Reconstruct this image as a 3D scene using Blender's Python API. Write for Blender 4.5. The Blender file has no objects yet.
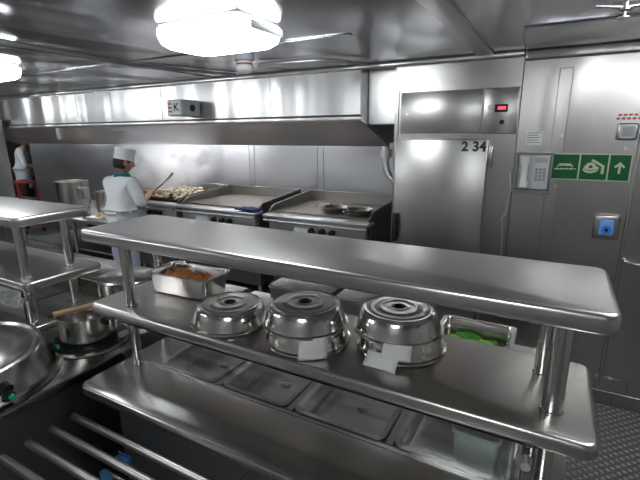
import bpy, bmesh, math, random
from mathutils import Vector, Matrix, noise
random.seed(7)
SC = bpy.context.scene
COL = SC.collection
PI = math.pi

# ------------------------------------------------------------------ materials
def new_mat(name):
    m = bpy.data.materials.new(name); m.use_nodes = True
    nt = m.node_tree
    b = nt.nodes.get('Principled BSDF')
    return m, nt, b

def plain(name, col, rough=.5, metal=0., emit=None, estr=0., trans=0., ior=1.45, bump=0., bscale=40., alpha=1., vary=0.):
    m, nt, b = new_mat(name)
    b.inputs['Base Color'].default_value = (*col, 1)
    b.inputs['Roughness'].default_value = rough
    b.inputs['Metallic'].default_value = metal
    b.inputs['Transmission Weight'].default_value = trans
    b.inputs['IOR'].default_value = ior
    b.inputs['Alpha'].default_value = alpha
    if emit:
        b.inputs['Emission Color'].default_value = (*emit, 1)
        b.inputs['Emission Strength'].default_value = estr
    tc = nt.nodes.new('ShaderNodeTexCoord')
    if bump or vary:
        n = nt.nodes.new('ShaderNodeTexNoise'); n.inputs['Scale'].default_value = bscale
        n.inputs['Detail'].default_value = 4
        nt.links.new(tc.outputs['Object'], n.inputs['Vector'])
    if bump:
        bp = nt.nodes.new('ShaderNodeBump'); bp.inputs['Strength'].default_value = bump
        bp.inputs['Distance'].default_value = .01
        nt.links.new(n.outputs['Fac'], bp.inputs['Height']); nt.links.new(bp.outputs['Normal'], b.inputs['Normal'])
    if vary:
        mx = nt.nodes.new('ShaderNodeMix'); mx.data_type = 'RGBA'
        mx.inputs[6].default_value = (*[c * (1 - vary) for c in col], 1)
        mx.inputs[7].default_value = (*[min(1, c * (1 + vary)) for c in col], 1)
        nt.links.new(n.outputs['Fac'], mx.inputs[0]); nt.links.new(mx.outputs[2], b.inputs['Base Color'])
    return m

def steel(name, col=(.6, .59, .57), rough=.25, rvar=.1, stretch=(1, 1, 1), streak=60., wave=0., wscale=1.5, grime=.12, bump=.02, wstretch=(1, 1, 1), coords='Object', aniso=0., tang='Z'):
    """brushed stainless: stretched noise drives roughness and a faint bump, a broad noise adds sheet waviness"""
    m, nt, b = new_mat(name)
    N = nt.nodes; Lk = nt.links
    b.inputs['Metallic'].default_value = 1.
    tc = N.new('ShaderNodeTexCoord')
    mp = N.new('ShaderNodeMapping'); mp.inputs['Scale'].default_value = stretch
    Lk.new(tc.outputs[coords], mp.inputs['Vector'])
    n1 = N.new('ShaderNodeTexNoise'); n1.inputs['Scale'].default_value = streak; n1.inputs['Detail'].default_value = 5
    Lk.new(mp.outputs[0], n1.inputs['Vector'])
    n2 = N.new('ShaderNodeTexNoise'); n2.inputs['Scale'].default_value = 3.2; n2.inputs['Detail'].default_value = 6
    Lk.new(tc.outputs[coords], n2.inputs['Vector'])
    mr = N.new('ShaderNodeMapRange'); mr.inputs['To Min'].default_value = max(.02, rough - rvar); mr.inputs['To Max'].default_value = rough + rvar
    ad = N.new('ShaderNodeMath'); ad.operation = 'ADD'
    h1 = N.new('ShaderNodeMath'); h1.operation = 'MULTIPLY'; h1.inputs[1].default_value = .5
    h2 = N.new('ShaderNodeMath'); h2.operation = 'MULTIPLY'; h2.inputs[1].default_value = .5
    Lk.new(n1.outputs['Fac'], h1.inputs[0]); Lk.new(n2.outputs['Fac'], h2.inputs[0])
    Lk.new(h1.outputs[0], ad.inputs[0]); Lk.new(h2.outputs[0], ad.inputs[1])
    mr.inputs['From Min'].default_value = .3; mr.inputs['From Max'].default_value = .7
    Lk.new(ad.outputs[0], mr.inputs['Value']); Lk.new(mr.outputs[0], b.inputs['Roughness'])
    mx = N.new('ShaderNodeMix'); mx.data_type = 'RGBA'
    mx.inputs[6].default_value = (*[c * (1 - grime) for c in col], 1)
    mx.inputs[7].default_value = (*[min(1, c * (1 + grime)) for c in col], 1)
    Lk.new(ad.outputs[0], mx.inputs[0]); Lk.new(mx.outputs[2], b.inputs['Base Color'])
    if aniso:
        tg = N.new('ShaderNodeTangent'); tg.direction_type = 'RADIAL'; tg.axis = tang
        b.inputs['Anisotropic'].default_value = aniso
        Lk.new(tg.outputs[0], b.inputs['Tangent'])
    last = None
    if wave:
        mp2 = N.new('ShaderNodeMapping'); mp2.inputs['Scale'].default_value = wstretch
        Lk.new(tc.outputs[coords], mp2.inputs['Vector'])
        n3 = N.new('ShaderNodeTexNoise'); n3.inputs['Scale'].default_value = wscale; n3.inputs['Detail'].default_value = .6
        Lk.new(mp2.outputs[0], n3.inputs['Vector'])
        b2 = N.new('ShaderNodeBump'); b2.inputs['Strength'].default_value = 1.; b2.inputs['Distance'].default_value = wave
        Lk.new(n3.outputs['Fac'], b2.inputs['Height']); last = b2
    if last: Lk.new(last.outputs[0], b.inputs['Normal'])
    return m

M = {}
M['shelf'] = steel('shelf_steel', (.60, .59, .58), 0.31, 0.03, (.6, 9, 9), 30, grime=.08)
M['shelf_low'] = steel('worn_shelf_steel', (.60, .575, .55), 0.3, 0.02, (.6, 9, 9), 30, grime=.14)
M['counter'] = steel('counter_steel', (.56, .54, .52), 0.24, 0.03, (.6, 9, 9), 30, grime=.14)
M['tube'] = steel('tube_steel', (.68, .67, .65), 0.2, 0.04, (9, 9, .6), 30)
M['rail'] = steel('rail_steel', (.64, .63, .61), 0.34, 0.04, (.6, 9, 9), 30)
M['ceiling'] = steel('ceiling_steel', (.50, .505, .53), 0.2, 0.04, (1, 1, 1), 14, wave=.09, wscale=1.3, grime=.1, wstretch=(1.6, .8, 1))
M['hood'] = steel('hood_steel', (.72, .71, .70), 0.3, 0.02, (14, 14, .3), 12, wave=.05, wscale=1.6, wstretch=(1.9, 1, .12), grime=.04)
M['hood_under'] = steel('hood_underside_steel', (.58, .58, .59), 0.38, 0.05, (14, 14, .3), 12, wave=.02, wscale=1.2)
M['backsplash'] = steel('backsplash_steel', (.56, .57, .585), 0.42, 0.06, (3, 3, 3), 9, wave=.012, wscale=1.4, grime=.10)
M['wall'] = steel('wall_panel_steel', (.49, .47, .455), 0.29, 0.012, (10, 10, .4), 12, wave=.045, wscale=1.3, grime=.08, wstretch=(2.6, 1, .5))
M['fridge'] = steel('fridge_steel', (.47, .46, .45), 0.3, 0.02, (10, 10, .4), 14, wave=.012, wscale=1.5, grime=.07)
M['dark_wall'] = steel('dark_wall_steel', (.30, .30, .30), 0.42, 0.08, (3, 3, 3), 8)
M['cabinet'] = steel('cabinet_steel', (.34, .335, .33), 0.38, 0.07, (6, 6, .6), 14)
M['cloche'] = steel('cover_steel', (.70, .68, .655), .16, .05, (1, 1, 1), 25, grime=.12, wave=.0015, wscale=9)
M['pan'] = steel('pan_steel', (.68, .66, .64), 0.21, 0.04, (2, 2, 2), 20)
M['pot'] = steel('pot_steel', (.66, .64, .61), 0.21, 0.04, (1, 1, 8), 20)
M['griddle'] = steel('griddle_plate', (.22, .195, .17), 0.42, 0.09, (2, 2, 2), 9, grime=.3)
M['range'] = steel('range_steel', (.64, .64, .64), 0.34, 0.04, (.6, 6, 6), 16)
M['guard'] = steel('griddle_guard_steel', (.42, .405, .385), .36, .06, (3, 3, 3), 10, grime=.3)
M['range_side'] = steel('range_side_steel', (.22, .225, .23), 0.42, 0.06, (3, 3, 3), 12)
M['kettle'] = steel('kettle_steel', (.40, .38, .365), 0.24, 0.03, (2, 2, 2), 18, grime=.2)
M['galv'] = steel('pipe_steel', (.68, .68, .68), 0.34, 0.05, (3, 3, 3), 20)
M['lining'] = plain('wall_lining', (.36, .36, .35), .5)
M['black'] = plain('black_rubber', (.012, .012, .013), .5)
M['void'] = plain('dark_plastic', (.02, .02, .022), .6)
M['textblack'] = plain('black_sticker', (.01, .01, .01), .45)
M['white_plastic'] = plain('white_plastic', (.75, .76, .76), .35)
M['grey_plastic'] = plain('grey_plastic', (.42, .44, .46), .4)
M['phone_base'] = plain('phone_base_plastic', (.55, .57, .58), .4)
M['paper'] = plain('paper', (.9, .9, .88), .8, bump=.1, bscale=30)
M['ink'] = plain('printed_ink', (.32, .33, .36), .8)
M['redink'] = plain('red_print', (.6, .05, .04), .6)
M['green_sign'] = plain('green_sign', (.0, .115, .035), .35)
M['cream_sign'] = plain('photoluminescent_cream', (.58, .66, .42), .4)
M['blue'] = plain('blue_plastic', (.06, .24, .72), .35)
M['skyblue'] = plain('light_blue_plastic', (.17, .42, .85), .35)
M['led'] = plain('red_led', (.6, .02, .03), .4, emit=(1, .06, .10), estr=1.6)
M['greenled'] = plain('green_lamp_glass', (.0, .20, .08), .2, emit=(.0, .6, .2), estr=.12)
M['tube_light'] = plain('lamp_diffuser', (.9, .9, .9), .4, emit=(.93, .97, 1.0), estr=15.)
M['hood_lamp'] = plain('hood_lamp_glass', (.9, .9, .9), .4, emit=(.96, .97, 1.0), estr=42.)
M['hood_lamp_bright'] = plain('bright_hood_lamp_glass', (.9, .9, .9), .4, emit=(.96, .97, 1.0), estr=170.)
M['lamp_body'] = plain('lamp_end_plastic', (.55, .57, .55), .3, trans=.3)
M['jacket'] = plain('white_cotton', (.76, .78, .80), .85, bump=.35, bscale=9)
M['hat'] = plain('white_paper_hat', (.80, .82, .84), .8)
M['trousers'] = plain('light_trousers', (.45, .50, .58), .85, bump=.2, bscale=20)
M['skin'] = plain('skin', (.50, .27, .18), .5)
M['hair'] = plain('black_hair', (.012, .010, .010), .6)
M['scarf'] = plain('teal_cloth', (.02, .16, .20), .8)
M['bread'] = plain('orange_crust', (.75, .29, .07), .6, bump=.4, bscale=40, vary=.35)
M['meat'] = plain('pale_cooked_meat', (.74, .58, .40), .55, bump=.5, bscale=35, vary=.3)
M['greens'] = plain('green_vegetable', (.035, .16, .015), .4, bump=.3, bscale=40, vary=.5)
M['lightgreens'] = plain('pale_green_vegetable', (.18, .34, .04), .4, vary=.3, bscale=30)
M['wood'] = plain('tan_wood', (.42, .29, .17), .6, vary=.15, bscale=20)
M['red'] = plain('red_paint', (.30, .02, .02), .5)
M['bluecloth'] = plain('blue_cloth', (.03, .05, .18), .85, bump=.4, bscale=25)
M['tub'] = plain('translucent_white_tub', (.85, .88, .86), .45)
M['iron'] = steel('cast_iron_pan', (.40, .37, .34), 0.38, 0.06, (2, 2, 2), 20)
M['coal'] = plain('grill_bars', (.05, .045, .04), .5, metal=.6)
M['foil'] = steel('crumpled_foil', (.75, .75, .75), 0.2, 0.05, (2, 2, 2), 20, wave=.02, wscale=25)

def glass_mat():
    m, nt, b = new_mat('green_edge_glass')
    b.inputs['Base Color'].default_value = (.90, .975, .955, 1)
    b.inputs['Roughness'].default_value = .03
    b.inputs['Transmission Weight'].default_value = 1.
    b.inputs['IOR'].default_value = 1.5
    return m
M['glass'] = glass_mat()

def floor_mat():
    m, nt, b = new_mat('diamond_plate_floor')
    N, Lk = nt.nodes, nt.links
    b.inputs['Base Color'].default_value = (.24, .23, .225, 1); b.inputs['Metallic'].default_value = .4
    b.inputs['Roughness'].default_value = .42
    tc = N.new('ShaderNodeTexCoord')
    outs = []
    for ang in (PI / 4, -PI / 4):
        mp = N.new('ShaderNodeMapping'); mp.inputs['Rotation'].default_value = (0, 0, ang); mp.inputs['Scale'].default_value = (9, 9, 9)
        Lk.new(tc.outputs['Object'], mp.inputs['Vector'])
        w = N.new('ShaderNodeTexWave'); w.inputs['Scale'].default_value = 1.
        Lk.new(mp.outputs[0], w.inputs['Vector']); outs.append(w)
    mul = N.new('ShaderNodeMath'); mul.operation = 'MULTIPLY'
    Lk.new(outs[0].outputs['Fac'], mul.inputs[0]); Lk.new(outs[1].outputs['Fac'], mul.inputs[1])
    bp = N.new('ShaderNodeBump'); bp.inputs['Strength'].default_value = .7; bp.inputs['Distance'].default_value = .01
    cr_ = N.new('ShaderNodeMix'); cr_.data_type = 'RGBA'
    cr_.inputs[6].default_value = (.15, .145, .14, 1); cr_.inputs[7].default_value = (.55, .53, .51, 1)
    Lk.new(mul.outputs[0], cr_.inputs[0]); Lk.new(cr_.outputs[2], b.inputs['Base Color'])
    Lk.new(mul.outputs[0], bp.inputs['Height']); Lk.new(bp.outputs[0], b.inputs['Normal'])
    return m
M['floor'] = floor_mat()

# ------------------------------------------------------------------ mesh helpers
def link(name, bm, mat, parent=None, smooth=True, loc=None):
    me = bpy.data.meshes.new(name)
    bmesh.ops.recalc_face_normals(bm, faces=bm.faces)
    bm.to_mesh(me); bm.free()
    me.materials.append(M[mat] if isinstance(mat, str) else mat)
    if smooth:
        for p in me.polygons: p.use_smooth = True
        try: me.set_sharp_from_angle(angle=math.radians(38))
        except Exception: pass
    o = bpy.data.objects.new(name, me); COL.objects.link(o)
    if parent: o.parent = parent
    if loc: o.location = loc
    return o

def add_box(bm, x0, x1, y0, y1, z0, z1, bev=0., seg=2):
    t = bmesh.new()
    bmesh.ops.create_cube(t, size=1)
    for v in t.verts:
        v.co = Vector((x0 + (v.co.x + .5) * (x1 - x0), y0 + (v.co.y + .5) * (y1 - y0), z0 + (v.co.z + .5) * (z1 - z0)))
    if bev: bmesh.ops.bevel(t, geom=t.edges[:], offset=bev, segments=seg, profile=.5, affect='EDGES')
    merge(bm, t)
    return bm

def merge(bm, t, mtx=None):
    if mtx: t.transform(mtx)
    me = bpy.data.meshes.new('tmp'); t.to_mesh(me); t.free(); bm.from_mesh(me); bpy.data.meshes.remove(me)

def add_tube(bm, pts, r, seg=14, cap=True):
    pts = [Vector(p) for p in pts]
    n = len(pts); rr = r if isinstance(r, (list, tuple)) else [r] * n
    rings = []
    up = None
    for i, p in enumerate(pts):
        d = (pts[min(i + 1, n - 1)] - pts[max(i - 1, 0)]).normalized()
        if up is None:
            up = Vector((0, 0, 1)) if abs(d.z) < .9 else Vector((1, 0, 0))
        a = d.cross(up).normalized(); b = a.cross(d).normalized(); up = b
        rings.append([bm.verts.new(p + (a * math.cos(2 * PI * k / seg) + b * math.sin(2 * PI * k / seg)) * rr[i]) for k in range(seg)])
    for i in range(n - 1):
        for k in range(seg):
            bm.faces.new((rings[i][k], rings[i][(k + 1) % seg], rings[i + 1][(k + 1) % seg], rings[i + 1][k]))
    if cap:
        bm.faces.new(rings[0][::-1]); bm.faces.new(rings[-1])
    return bm

def add_lathe(bm, prof, seg=48, c=(0, 0, 0)):
    """prof: list of (r, z), first and last may be r=0"""
    rings = []
    for r, z in prof:
        if r < 1e-6: rings.append([bm.verts.new((c[0], c[1], c[2] + z))])
        else: rings.append([bm.verts.new((c[0] + r * math.cos(2 * PI * k / seg), c[1] + r * math.sin(2 * PI * k / seg), c[2] + z)) for k in range(seg)])
    for a, b in zip(rings, rings[1:]):
        for k in range(seg):
            k2 = (k + 1) % seg
            if len(a) == 1 and len(b) == 1: break
            if len(a) == 1: bm.faces.new((a[0], b[k2], b[k]))
            elif len(b) == 1: bm.faces.new((a[k], a[k2], b[0]))
            else: bm.faces.new((a[k], a[k2], b[k2], b[k]))
    return bm

def add_prism(bm, poly, axis, a0, a1, bev=0., seg=2):
    """poly of 2D points extruded along axis ('x': poly=(y,z); 'y': (x,z); 'z': (x,y))"""
    t = bmesh.new()
    def P(p, a): return {'x': (a, p[0], p[1]), 'y': (p[0], a, p[1]), 'z': (p[0], p[1], a)}[axis]
    v0 = [t.verts.new(P(p, a0)) for p in poly]; v1 = [t.verts.new(P(p, a1)) for p in poly]
    f0 = t.faces.new(v0); f1 = t.faces.new(v1)
    n = len(poly)
    for i in range(n): t.faces.new((v0[i], v0[(i + 1) % n], v1[(i + 1) % n], v1[i]))
    bmesh.ops.recalc_face_normals(t, faces=t.faces)
    if bev:
        es = set(f0.edges) | set(f1.edges)
        bmesh.ops.bevel(t, geom=list(es), offset=bev, segments=seg, profile=.5, affect='EDGES')
    merge(bm, t)
    return bm

def rrect(x0, x1, y0, y1, r, seg=6):
    if not isinstance(r, (list, tuple)): r = [r] * 4
    out = []
    for (cx, cy, a0, rr) in ((x1, y1, 0, r[0]), (x0, y1, 90, r[1]), (x0, y0, 180, r[2]), (x1, y0, 270, r[3])):
        sx = -1 if cx == x1 else 1; sy = -1 if cy == y1 else 1
        if rr <= 0: out.append((cx, cy)); continue
        for k in range(seg + 1):
            a = math.radians(a0 + 90 * k / seg)
            out.append((cx + sx * rr + rr * math.cos(a), cy + sy * rr + rr * math.sin(a)))
    return out

def add_sweep(bm, poly, prof):
    """loft of a rounded rectangle outline: prof = list of (inset, z)"""
    cx = sum(p[0] for p in poly) / len(poly); cy = sum(p[1] for p in poly) / len(poly)
    xs = [p[0] for p in poly]; ys = [p[1] for p in poly]
    w = (max(xs) - min(xs)) / 2; h = (max(ys) - min(ys)) / 2
    mx = (max(xs) + min(xs)) / 2; my = (max(ys) + min(ys)) / 2
    rings = []
    for ins, z in prof:
        rings.append([bm.verts.new((mx + (p[0] - mx) * (w - ins) / w, my + (p[1] - my) * (h - ins) / h, z)) for p in poly])
    n = len(poly)
    for a, b in zip(rings, rings[1:]):
        for i in range(n): bm.faces.new((a[i], a[(i + 1) % n], b[(i + 1) % n], b[i]))
    bm.faces.new(rings[0]); bm.faces.new(rings[-1])
    return bm

def tag(o, label=None, cat=None, group=None, kind=None):
    if label: o['label'] = label
    if cat: o['category'] = cat
    if group: o['group'] = group
    if kind: o['kind'] = kind
    return o

def thing(name, label, cat, loc=(0, 0, 0), rz=0., group=None):
    o = bpy.data.objects.new(name, None); o.empty_display_size = .1; COL.objects.link(o)
    o.location = loc; o.rotation_euler = (0, 0, rz)
    return tag(o, label, cat, group)

def struct(name, bm, mat, smooth=True):
    o = link(name, bm, mat, None, smooth); o['kind'] = 'structure'; return o

def copy_tree(o, parent=None):
    c = o.copy(); COL.objects.link(c); c.parent = parent
    for ch in list(o.children): copy_tree(ch, c)
    return c

def B(*a, **k): return add_box(bmesh.new(), *a, **k)
def T(pts, r, **k): return add_tube(bmesh.new(), pts, r, **k)
def Lz(prof, seg=48, c=(0, 0, 0)): return add_lathe(bmesh.new(), prof, seg, c)

def text_mesh(name, s, size, mat, parent, loc, rot=(PI / 2, 0, 0), extrude=.0008, align='CENTER', bold=.0):
    cu = bpy.data.curves.new(name, 'FONT'); cu.body = s; cu.size = size; cu.extrude = extrude
    cu.align_x = align; cu.align_y = 'CENTER'; cu.offset = bold
    t = bpy.data.objects.new('tmp_text', cu); COL.objects.link(t)
    dg = bpy.context.evaluated_depsgraph_get()
    me = bpy.data.meshes.new_from_object(t.evaluated_get(dg)); me.name = name
    bpy.data.objects.remove(t); bpy.data.curves.remove(cu)
    me.materials.clear(); me.materials.append(M[mat])
    o = bpy.data.objects.new(name, me); COL.objects.link(o); o.parent = parent
    o.location = loc; o.rotation_euler = rot
    return o

# ------------------------------------------------------------------ camera
F = 425.
yaw, pit, rol = [math.radians(a) for a in (-28.85, 14.23, .53)]
fw = Vector((math.sin(yaw) * math.cos(pit), math.cos(yaw) * math.cos(pit), -math.sin(pit)))
rt = Vector((math.cos(yaw), -math.sin(yaw), 0)); dn = fw.cross(rt)
r2 = math.cos(rol) * rt + math.sin(rol) * dn
d2 = -math.sin(rol) * rt + math.cos(rol) * dn
cam = bpy.data.cameras.new('camera'); co = bpy.data.objects.new('camera', cam); COL.objects.link(co)
mw = Matrix.Identity(4)
for i in range(3): mw[i][0] = r2[i]; mw[i][1] = -d2[i]; mw[i][2] = -fw[i]
mw[0][3], mw[1][3], mw[2][3] = 0, 0, 1.65
co.matrix_world = mw
cam.sensor_width = 36; cam.lens = F / 640 * 36; cam.clip_start = .05
SC.camera = co

# ------------------------------------------------------------------ room shell
CZ = 2.09
XL, XR, YF, YB = -11.5, 1.7, -1.3, 4.25
struct('floor', B(XL, XR, YF, 6.2, -.05, 0), 'floor', False)
struct('ceiling', B(XL, XR, YF, 6.2, CZ, CZ + .05), 'ceiling', False)
bm = B(-8.15, -1.0, YB, YB + .1, 0, CZ)
for x in (-2.37, -2.29, -3.33, -3.25, -5.2, -5.12):          # raised joint strips of the backsplash sheets
    add_box(bm, x - .006, x + .006, YB - .006, YB + .001, .5, 1.75, .002, 1)
struct('wall_back', bm, 'backsplash')
PW = 2.87
struct('wall_right', B(XR, XR + .1, YF, PW + .1, 0, CZ), 'lining', False)
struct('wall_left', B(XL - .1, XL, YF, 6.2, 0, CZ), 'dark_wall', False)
struct('wall_front', B(XL, XR, YF - .1, YF, 0, CZ), 'lining', False)
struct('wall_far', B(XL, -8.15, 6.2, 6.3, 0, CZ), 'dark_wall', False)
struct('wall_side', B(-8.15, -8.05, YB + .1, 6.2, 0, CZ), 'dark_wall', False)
# the sheet-metal wall with the telephone
bm = B(-.222, .375, PW, PW + .1, 0, CZ)
struct('wall_middle', bm, 'wall', False)
bm = B(.385, XR, PW + .004, PW + .1, 0, CZ)
struct('wall_door', bm, 'wall', False)
struct('trim_1', B(-.04, .028, PW - .006, PW, .12, 1.985, .003, 1), 'wall')
struct('trim_2', B(.372, .392, PW - .012, PW + .02, .12, CZ, .004, 1), 'wall')
struct('trim_3', B(-.222, XR, PW - .035, PW, CZ - .055, CZ, .012, 3), 'wall')
struct('trim_4', B(-6.95, -.222, 2.815, 2.86, CZ - .032, CZ, .012, 3), 'hood')
struct('baseboard_right', B(-.22, XR, PW - .012, PW, 0, .09, .004, 1), 'cabinet')
struct('trim_5', B(-.475, -.385, -1.2, 2.8, CZ - .014, CZ, .005, 2), 'wall')         # ceiling cover strips
struct('trim_7', B(-2.56, -2.52, -1.2, 2.8, CZ - .006, CZ, .002, 1), 'ceiling')
struct('trim_8', B(-11, -.9, 1.93, 1.97, CZ - .006, CZ, .002, 1), 'ceiling')
struct('trim_9', B(-.19, 1.6, 2.22, 2.27, CZ - .008, CZ, .002, 1), 'ceiling')
# dark upright at far left
struct('trim_10', B(-6.15, -5.86, 2.60, 2.80, 0, 1.84, .01, 1), 'dark_wall')

# ceiling conduits
o = link('conduit', T([(-2.31, 1.0, 2.075), (-2.36, 1.35, 2.075), (-2.43, 2.0, 2.075), (-2.28, 2.45, 2.075), (-2.2, 2.7, 2.075)], .012), 'galv')
tag(o, 'thin steel conduit bent along the ceiling beyond the big lamp', 'conduit')
o = link('conduit', T([(-1.72, 2.35, 2.07), (-1.34, 2.40, 2.07), (-1.26, 2.46, 2.07), (-1.12, 2.70, 2.07)], .010), 'galv')
tag(o, 'thin bent rod on the ceiling above the hood corner by the cold room', 'conduit')

# ------------------------------------------------------------------ ceiling lamps
def ceiling_lamp(x0, label):
    x1, y0, y1 = x0 + .66, 1.12, 1.48
    t = thing('ceiling_lamp', label, 'lamp', (x0 + .33, 1.50, CZ), 0, 'fluorescent lamps along the ceiling')
    hw, hd = .24, .165
    link('backplate', B(-hw + .03, hw - .03, -hd + .03, hd - .03, -.022, 0, .004, 1), 'grey_plastic', t)
    bm = bmesh.new()
    add_sweep(bm, rrect(-hw, hw, -hd, hd, .09, 8), [(0, -.022), (0, -.045), (.01, -.075), (.035, -.092)])
    link('diffuser', bm, 'tube_light', t)
    bm = bmesh.new()
    add_sweep(bm, rrect(hw + .001, hw + .012, -hd + .06, hd - .06, .005, 3), [(0, -.03), (0, -.055), (.003, -.06)])
    link('end_cap', bm, 'lamp_body', t)
    return t
ceiling_lamp(-1.63, 'large glowing fluorescent ceiling lamp above the serving shelves')
ceiling_lamp(-3.64, 'glowing ceiling lamp nearer the dark upright, partly cut off')
for x in (.25,): ceiling_lamp(x, 'ceiling lamp over the aisle beside the telephone wall')
# row continued out of view, then unseen lamps added behind the viewer for brightness
ceiling_lamp(-5.2, 'ceiling lamp above the kettle counter, third of the row')
ceiling_lamp(-7.0, 'ceiling lamp at the far end of the row, beyond the dark upright')
for i, x in enumerate((-5.4, -3.6, -.43)):
    t = ceiling_lamp(x, ['added unseen lamp of the rear row, at its far end', 'added unseen middle lamp of the rear row', 'added unseen lamp of the rear row brightening the telephone wall'][i]); t.location.y = -.45
t = ceiling_lamp(-9.2, 'added unseen lamp brightening the person in the far opening'); t.location.y = 3.4  # lamp added out of sight behind the hood to brighten the far person

# ------------------------------------------------------------------ exhaust hood
hood = thing('exhaust_hood', 'long stainless exhaust hood with bright front above the griddles', 'exhaust hood', (-3.5, 2.85, 1.745))
def H(name, bm, mat):
    for v in bm.verts: v.co -= Vector((-3.5, 2.85, 1.745))
    return link(name, bm, mat, hood)
HX0, HX1 = -6.9, -1.24
H('front_panel', add_prism(bmesh.new(), [(2.85, 1.765), (2.85, 2.057), (2.875, 2.057), (2.875, 1.765)], 'x', HX0, HX1), 'hood')
H('front_lip', add_prism(bmesh.new(), rrect(2.838, 2.88, 1.722, 1.765, .014, 4), 'x', HX0 - .01, HX1 + .012), 'hood')
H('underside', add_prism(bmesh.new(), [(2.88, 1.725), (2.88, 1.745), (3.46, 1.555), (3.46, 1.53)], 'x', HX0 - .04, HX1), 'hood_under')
for x in (HX0, HX1 - .012):
    H('end_panel', add_prism(bmesh.new(), [(2.876, 1.75), (2.876, 2.085), (4.24, 2.085), (4.24, 1.56), (3.461, 1.56)], 'x', x, x + .012), 'backsplash')
H('shadow_gap', B(HX0, HX1, 2.846, 2.85, 1.757, 1.769), 'void')
for x in (-4.46, -3.2, -2.0): H('joint_strip', B(x - .004, x + .004, 2.846, 2.85, 1.77, 2.055), 'galv')
H('bracket', B(-4.92, -4.86, 2.87, 2.9, 1.6, 1.735), 'hood_under')

# side box between hood and cold room
o = link('duct_box', B(-1.238, -1.0, 2.99, 3.9, 1.70, 2.088, .004, 1), 'hood')
tag(o, 'bright steel duct box between the exhaust hood and the cold room', 'duct')

for k, x in enumerate((-6.6, -5.2, -3.9, -2.5)):
    t = thing('hood_lamp', 'small lamp shining on the backsplash under the hood', 'lamp', (x, 3.78, 1.80), 0, 'lamps hidden inside the exhaust hood')
    link('housing', B(-.3, .3, -.06, .06, .02, .06, .008, 1), 'galv', t)
    link('tube', T([(-.27, 0, 0), (.27, 0, 0)], .018), 'hood_lamp_bright' if x == -3.9 else 'hood_lamp', t)

# boxed hood light control with K mark
t = thing('fire_control_box', 'small pale box marked K mounted on the hood front', 'control box', (-2.80, 2.85, 1.79))
link('body', B(-.085, .085, -.225, -.012, 0, .13, .014, 3), 'phone_base', t)
link('face_plate', B(-.075, .075, -.231, -.225, .01, .12, .002, 1), 'white_plastic', t)
link('knob', T([(0, -.012, .065), (0, -.001, .065)], .03), 'grey_plastic', t)
text_mesh('letter', 'K', .09, 'textblack', t, (.028, -.2325, .065), bold=.001)
bm = bmesh.new()
for z in (.03, .06, .09): add_box(bm, -.062, -.022, -.2325, -.231, z, z + .012)
link('red_print', bm, 'redink', t)
bm = T([(.085, -.11, .065), (.092, -.11, .065)], .028)
link('side_cap', bm, 'black', t)

# alarm / detector on the ceiling
t = thing('smoke_detector', 'white round detector with red band hanging beside the big lamp', 'detector', (-1.66, 2.12, CZ))
link('base', Lz([(0, 0), (.06, 0), (.06, -.03), (.045, -.036), (0, -.036)]), 'grey_plastic', t)
link('head', Lz([(0, -.036), (.04, -.036), (.045, -.055), (.055, -.062), (.05, -.085), (.03, -.1), (0, -.1)]), 'white_plastic', t)
link('red_band', Lz([(.044, -.048), (.0475, -.048), (.0475, -.056), (.044, -.056)]), 'red', t)

t = thing('sprinkler', 'small steel sprinkler head on the ceiling before the telephone wall', 'sprinkler', (.15, 1.93, CZ))
link('escutcheon', Lz([(0, 0), (.05, 0), (.045, -.012), (.015, -.016), (0, -.016)]), 'galv', t)
link('head', Lz([(0, -.016), (.012, -.016), (.012, -.03), (.02, -.032), (.02, -.04), (.006, -.045), (.006, -.06), (.022, -.062), (.022, -.066), (0, -.066)], 20), 'galv', t)
link('pipe_arm', T([(-.09, -.02, -.02), (.0, 0, -.03), (.07, .02, -.022)], .007), 'galv', t)

# bent pipe at right end of hood
o = link('drain_pipe', T([(-1.318, 3.6, 1.56), (-1.318, 3.6, 1.38), (-1.31, 3.6, 1.32), (-1.28, 3.6, 1.27), (-1.20, 3.6, 1.19), (-1.12, 3.6, 1.11), (-1.08, 3.6, 1.02), (-1.08, 3.6, .4)], .030), 'galv')
tag(o, 'bent steel drain pipe under the hood end beside the cold room', 'pipe')
c = link('coupling', T([(-1.318, 3.6, 1.50), (-1.318, 3.6, 1.43)], .046), 'galv', o)

# ------------------------------------------------------------------ cold room front
cr = thing('cold_room', 'steel cold room front with a large door marked 234', 'cold room', (-.6, PW, 0))
def CRp(name, bm, mat, label=None):
    for v in bm.verts: v.co -= Vector((-.6, PW, 0))
    o = link(name, bm, mat, cr)
    if label: o['label'] = label
    return o
CRp('cabinet', B(-.993, -.224, PW, PW + .9, 0, CZ - .002, .003, 1), 'fridge')
CRp('left_post', B(-.993, -.965, PW - .008, PW, 0, 1.915, .002, 1), 'fridge')
CRp('top_panel', B(-.95, -.437, PW - .012, PW, 1.638, 1.897, .004, 2), 'fridge')
CRp('panel_screw', add_tube(bmesh.new(), [(-.905, PW - .016, 1.76), (-.905, PW - .012, 1.76)], .009), 'galv')
cp = CRp('control_panel', B(-.425, -.232, PW - .016, PW, 1.632, 1.897, .004, 2), 'fridge')
link('display', B(.256, .300, -.018, -.016, 1.773, 1.790), 'led', cp)
link('display_bezel', B(.238, .312, -.0172, -.0155, 1.757, 1.803), 'black', cp)
link('knob', T([(.285, -.024, 1.70), (.285, -.016, 1.70)], .014), 'black', cp)
link('knob', T([(.214, -.022, 1.79), (.214, -.016, 1.79)], .013), 'white_plastic', cp)
link('knob', T([(.214, -.022, 1.762), (.214, -.016, 1.762)], .011), 'white_plastic', cp)
dr = CRp('door', B(-.968, -.378, PW - .045, PW - .002, .12, 1.598, .006, 2), 'fridge')
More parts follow.
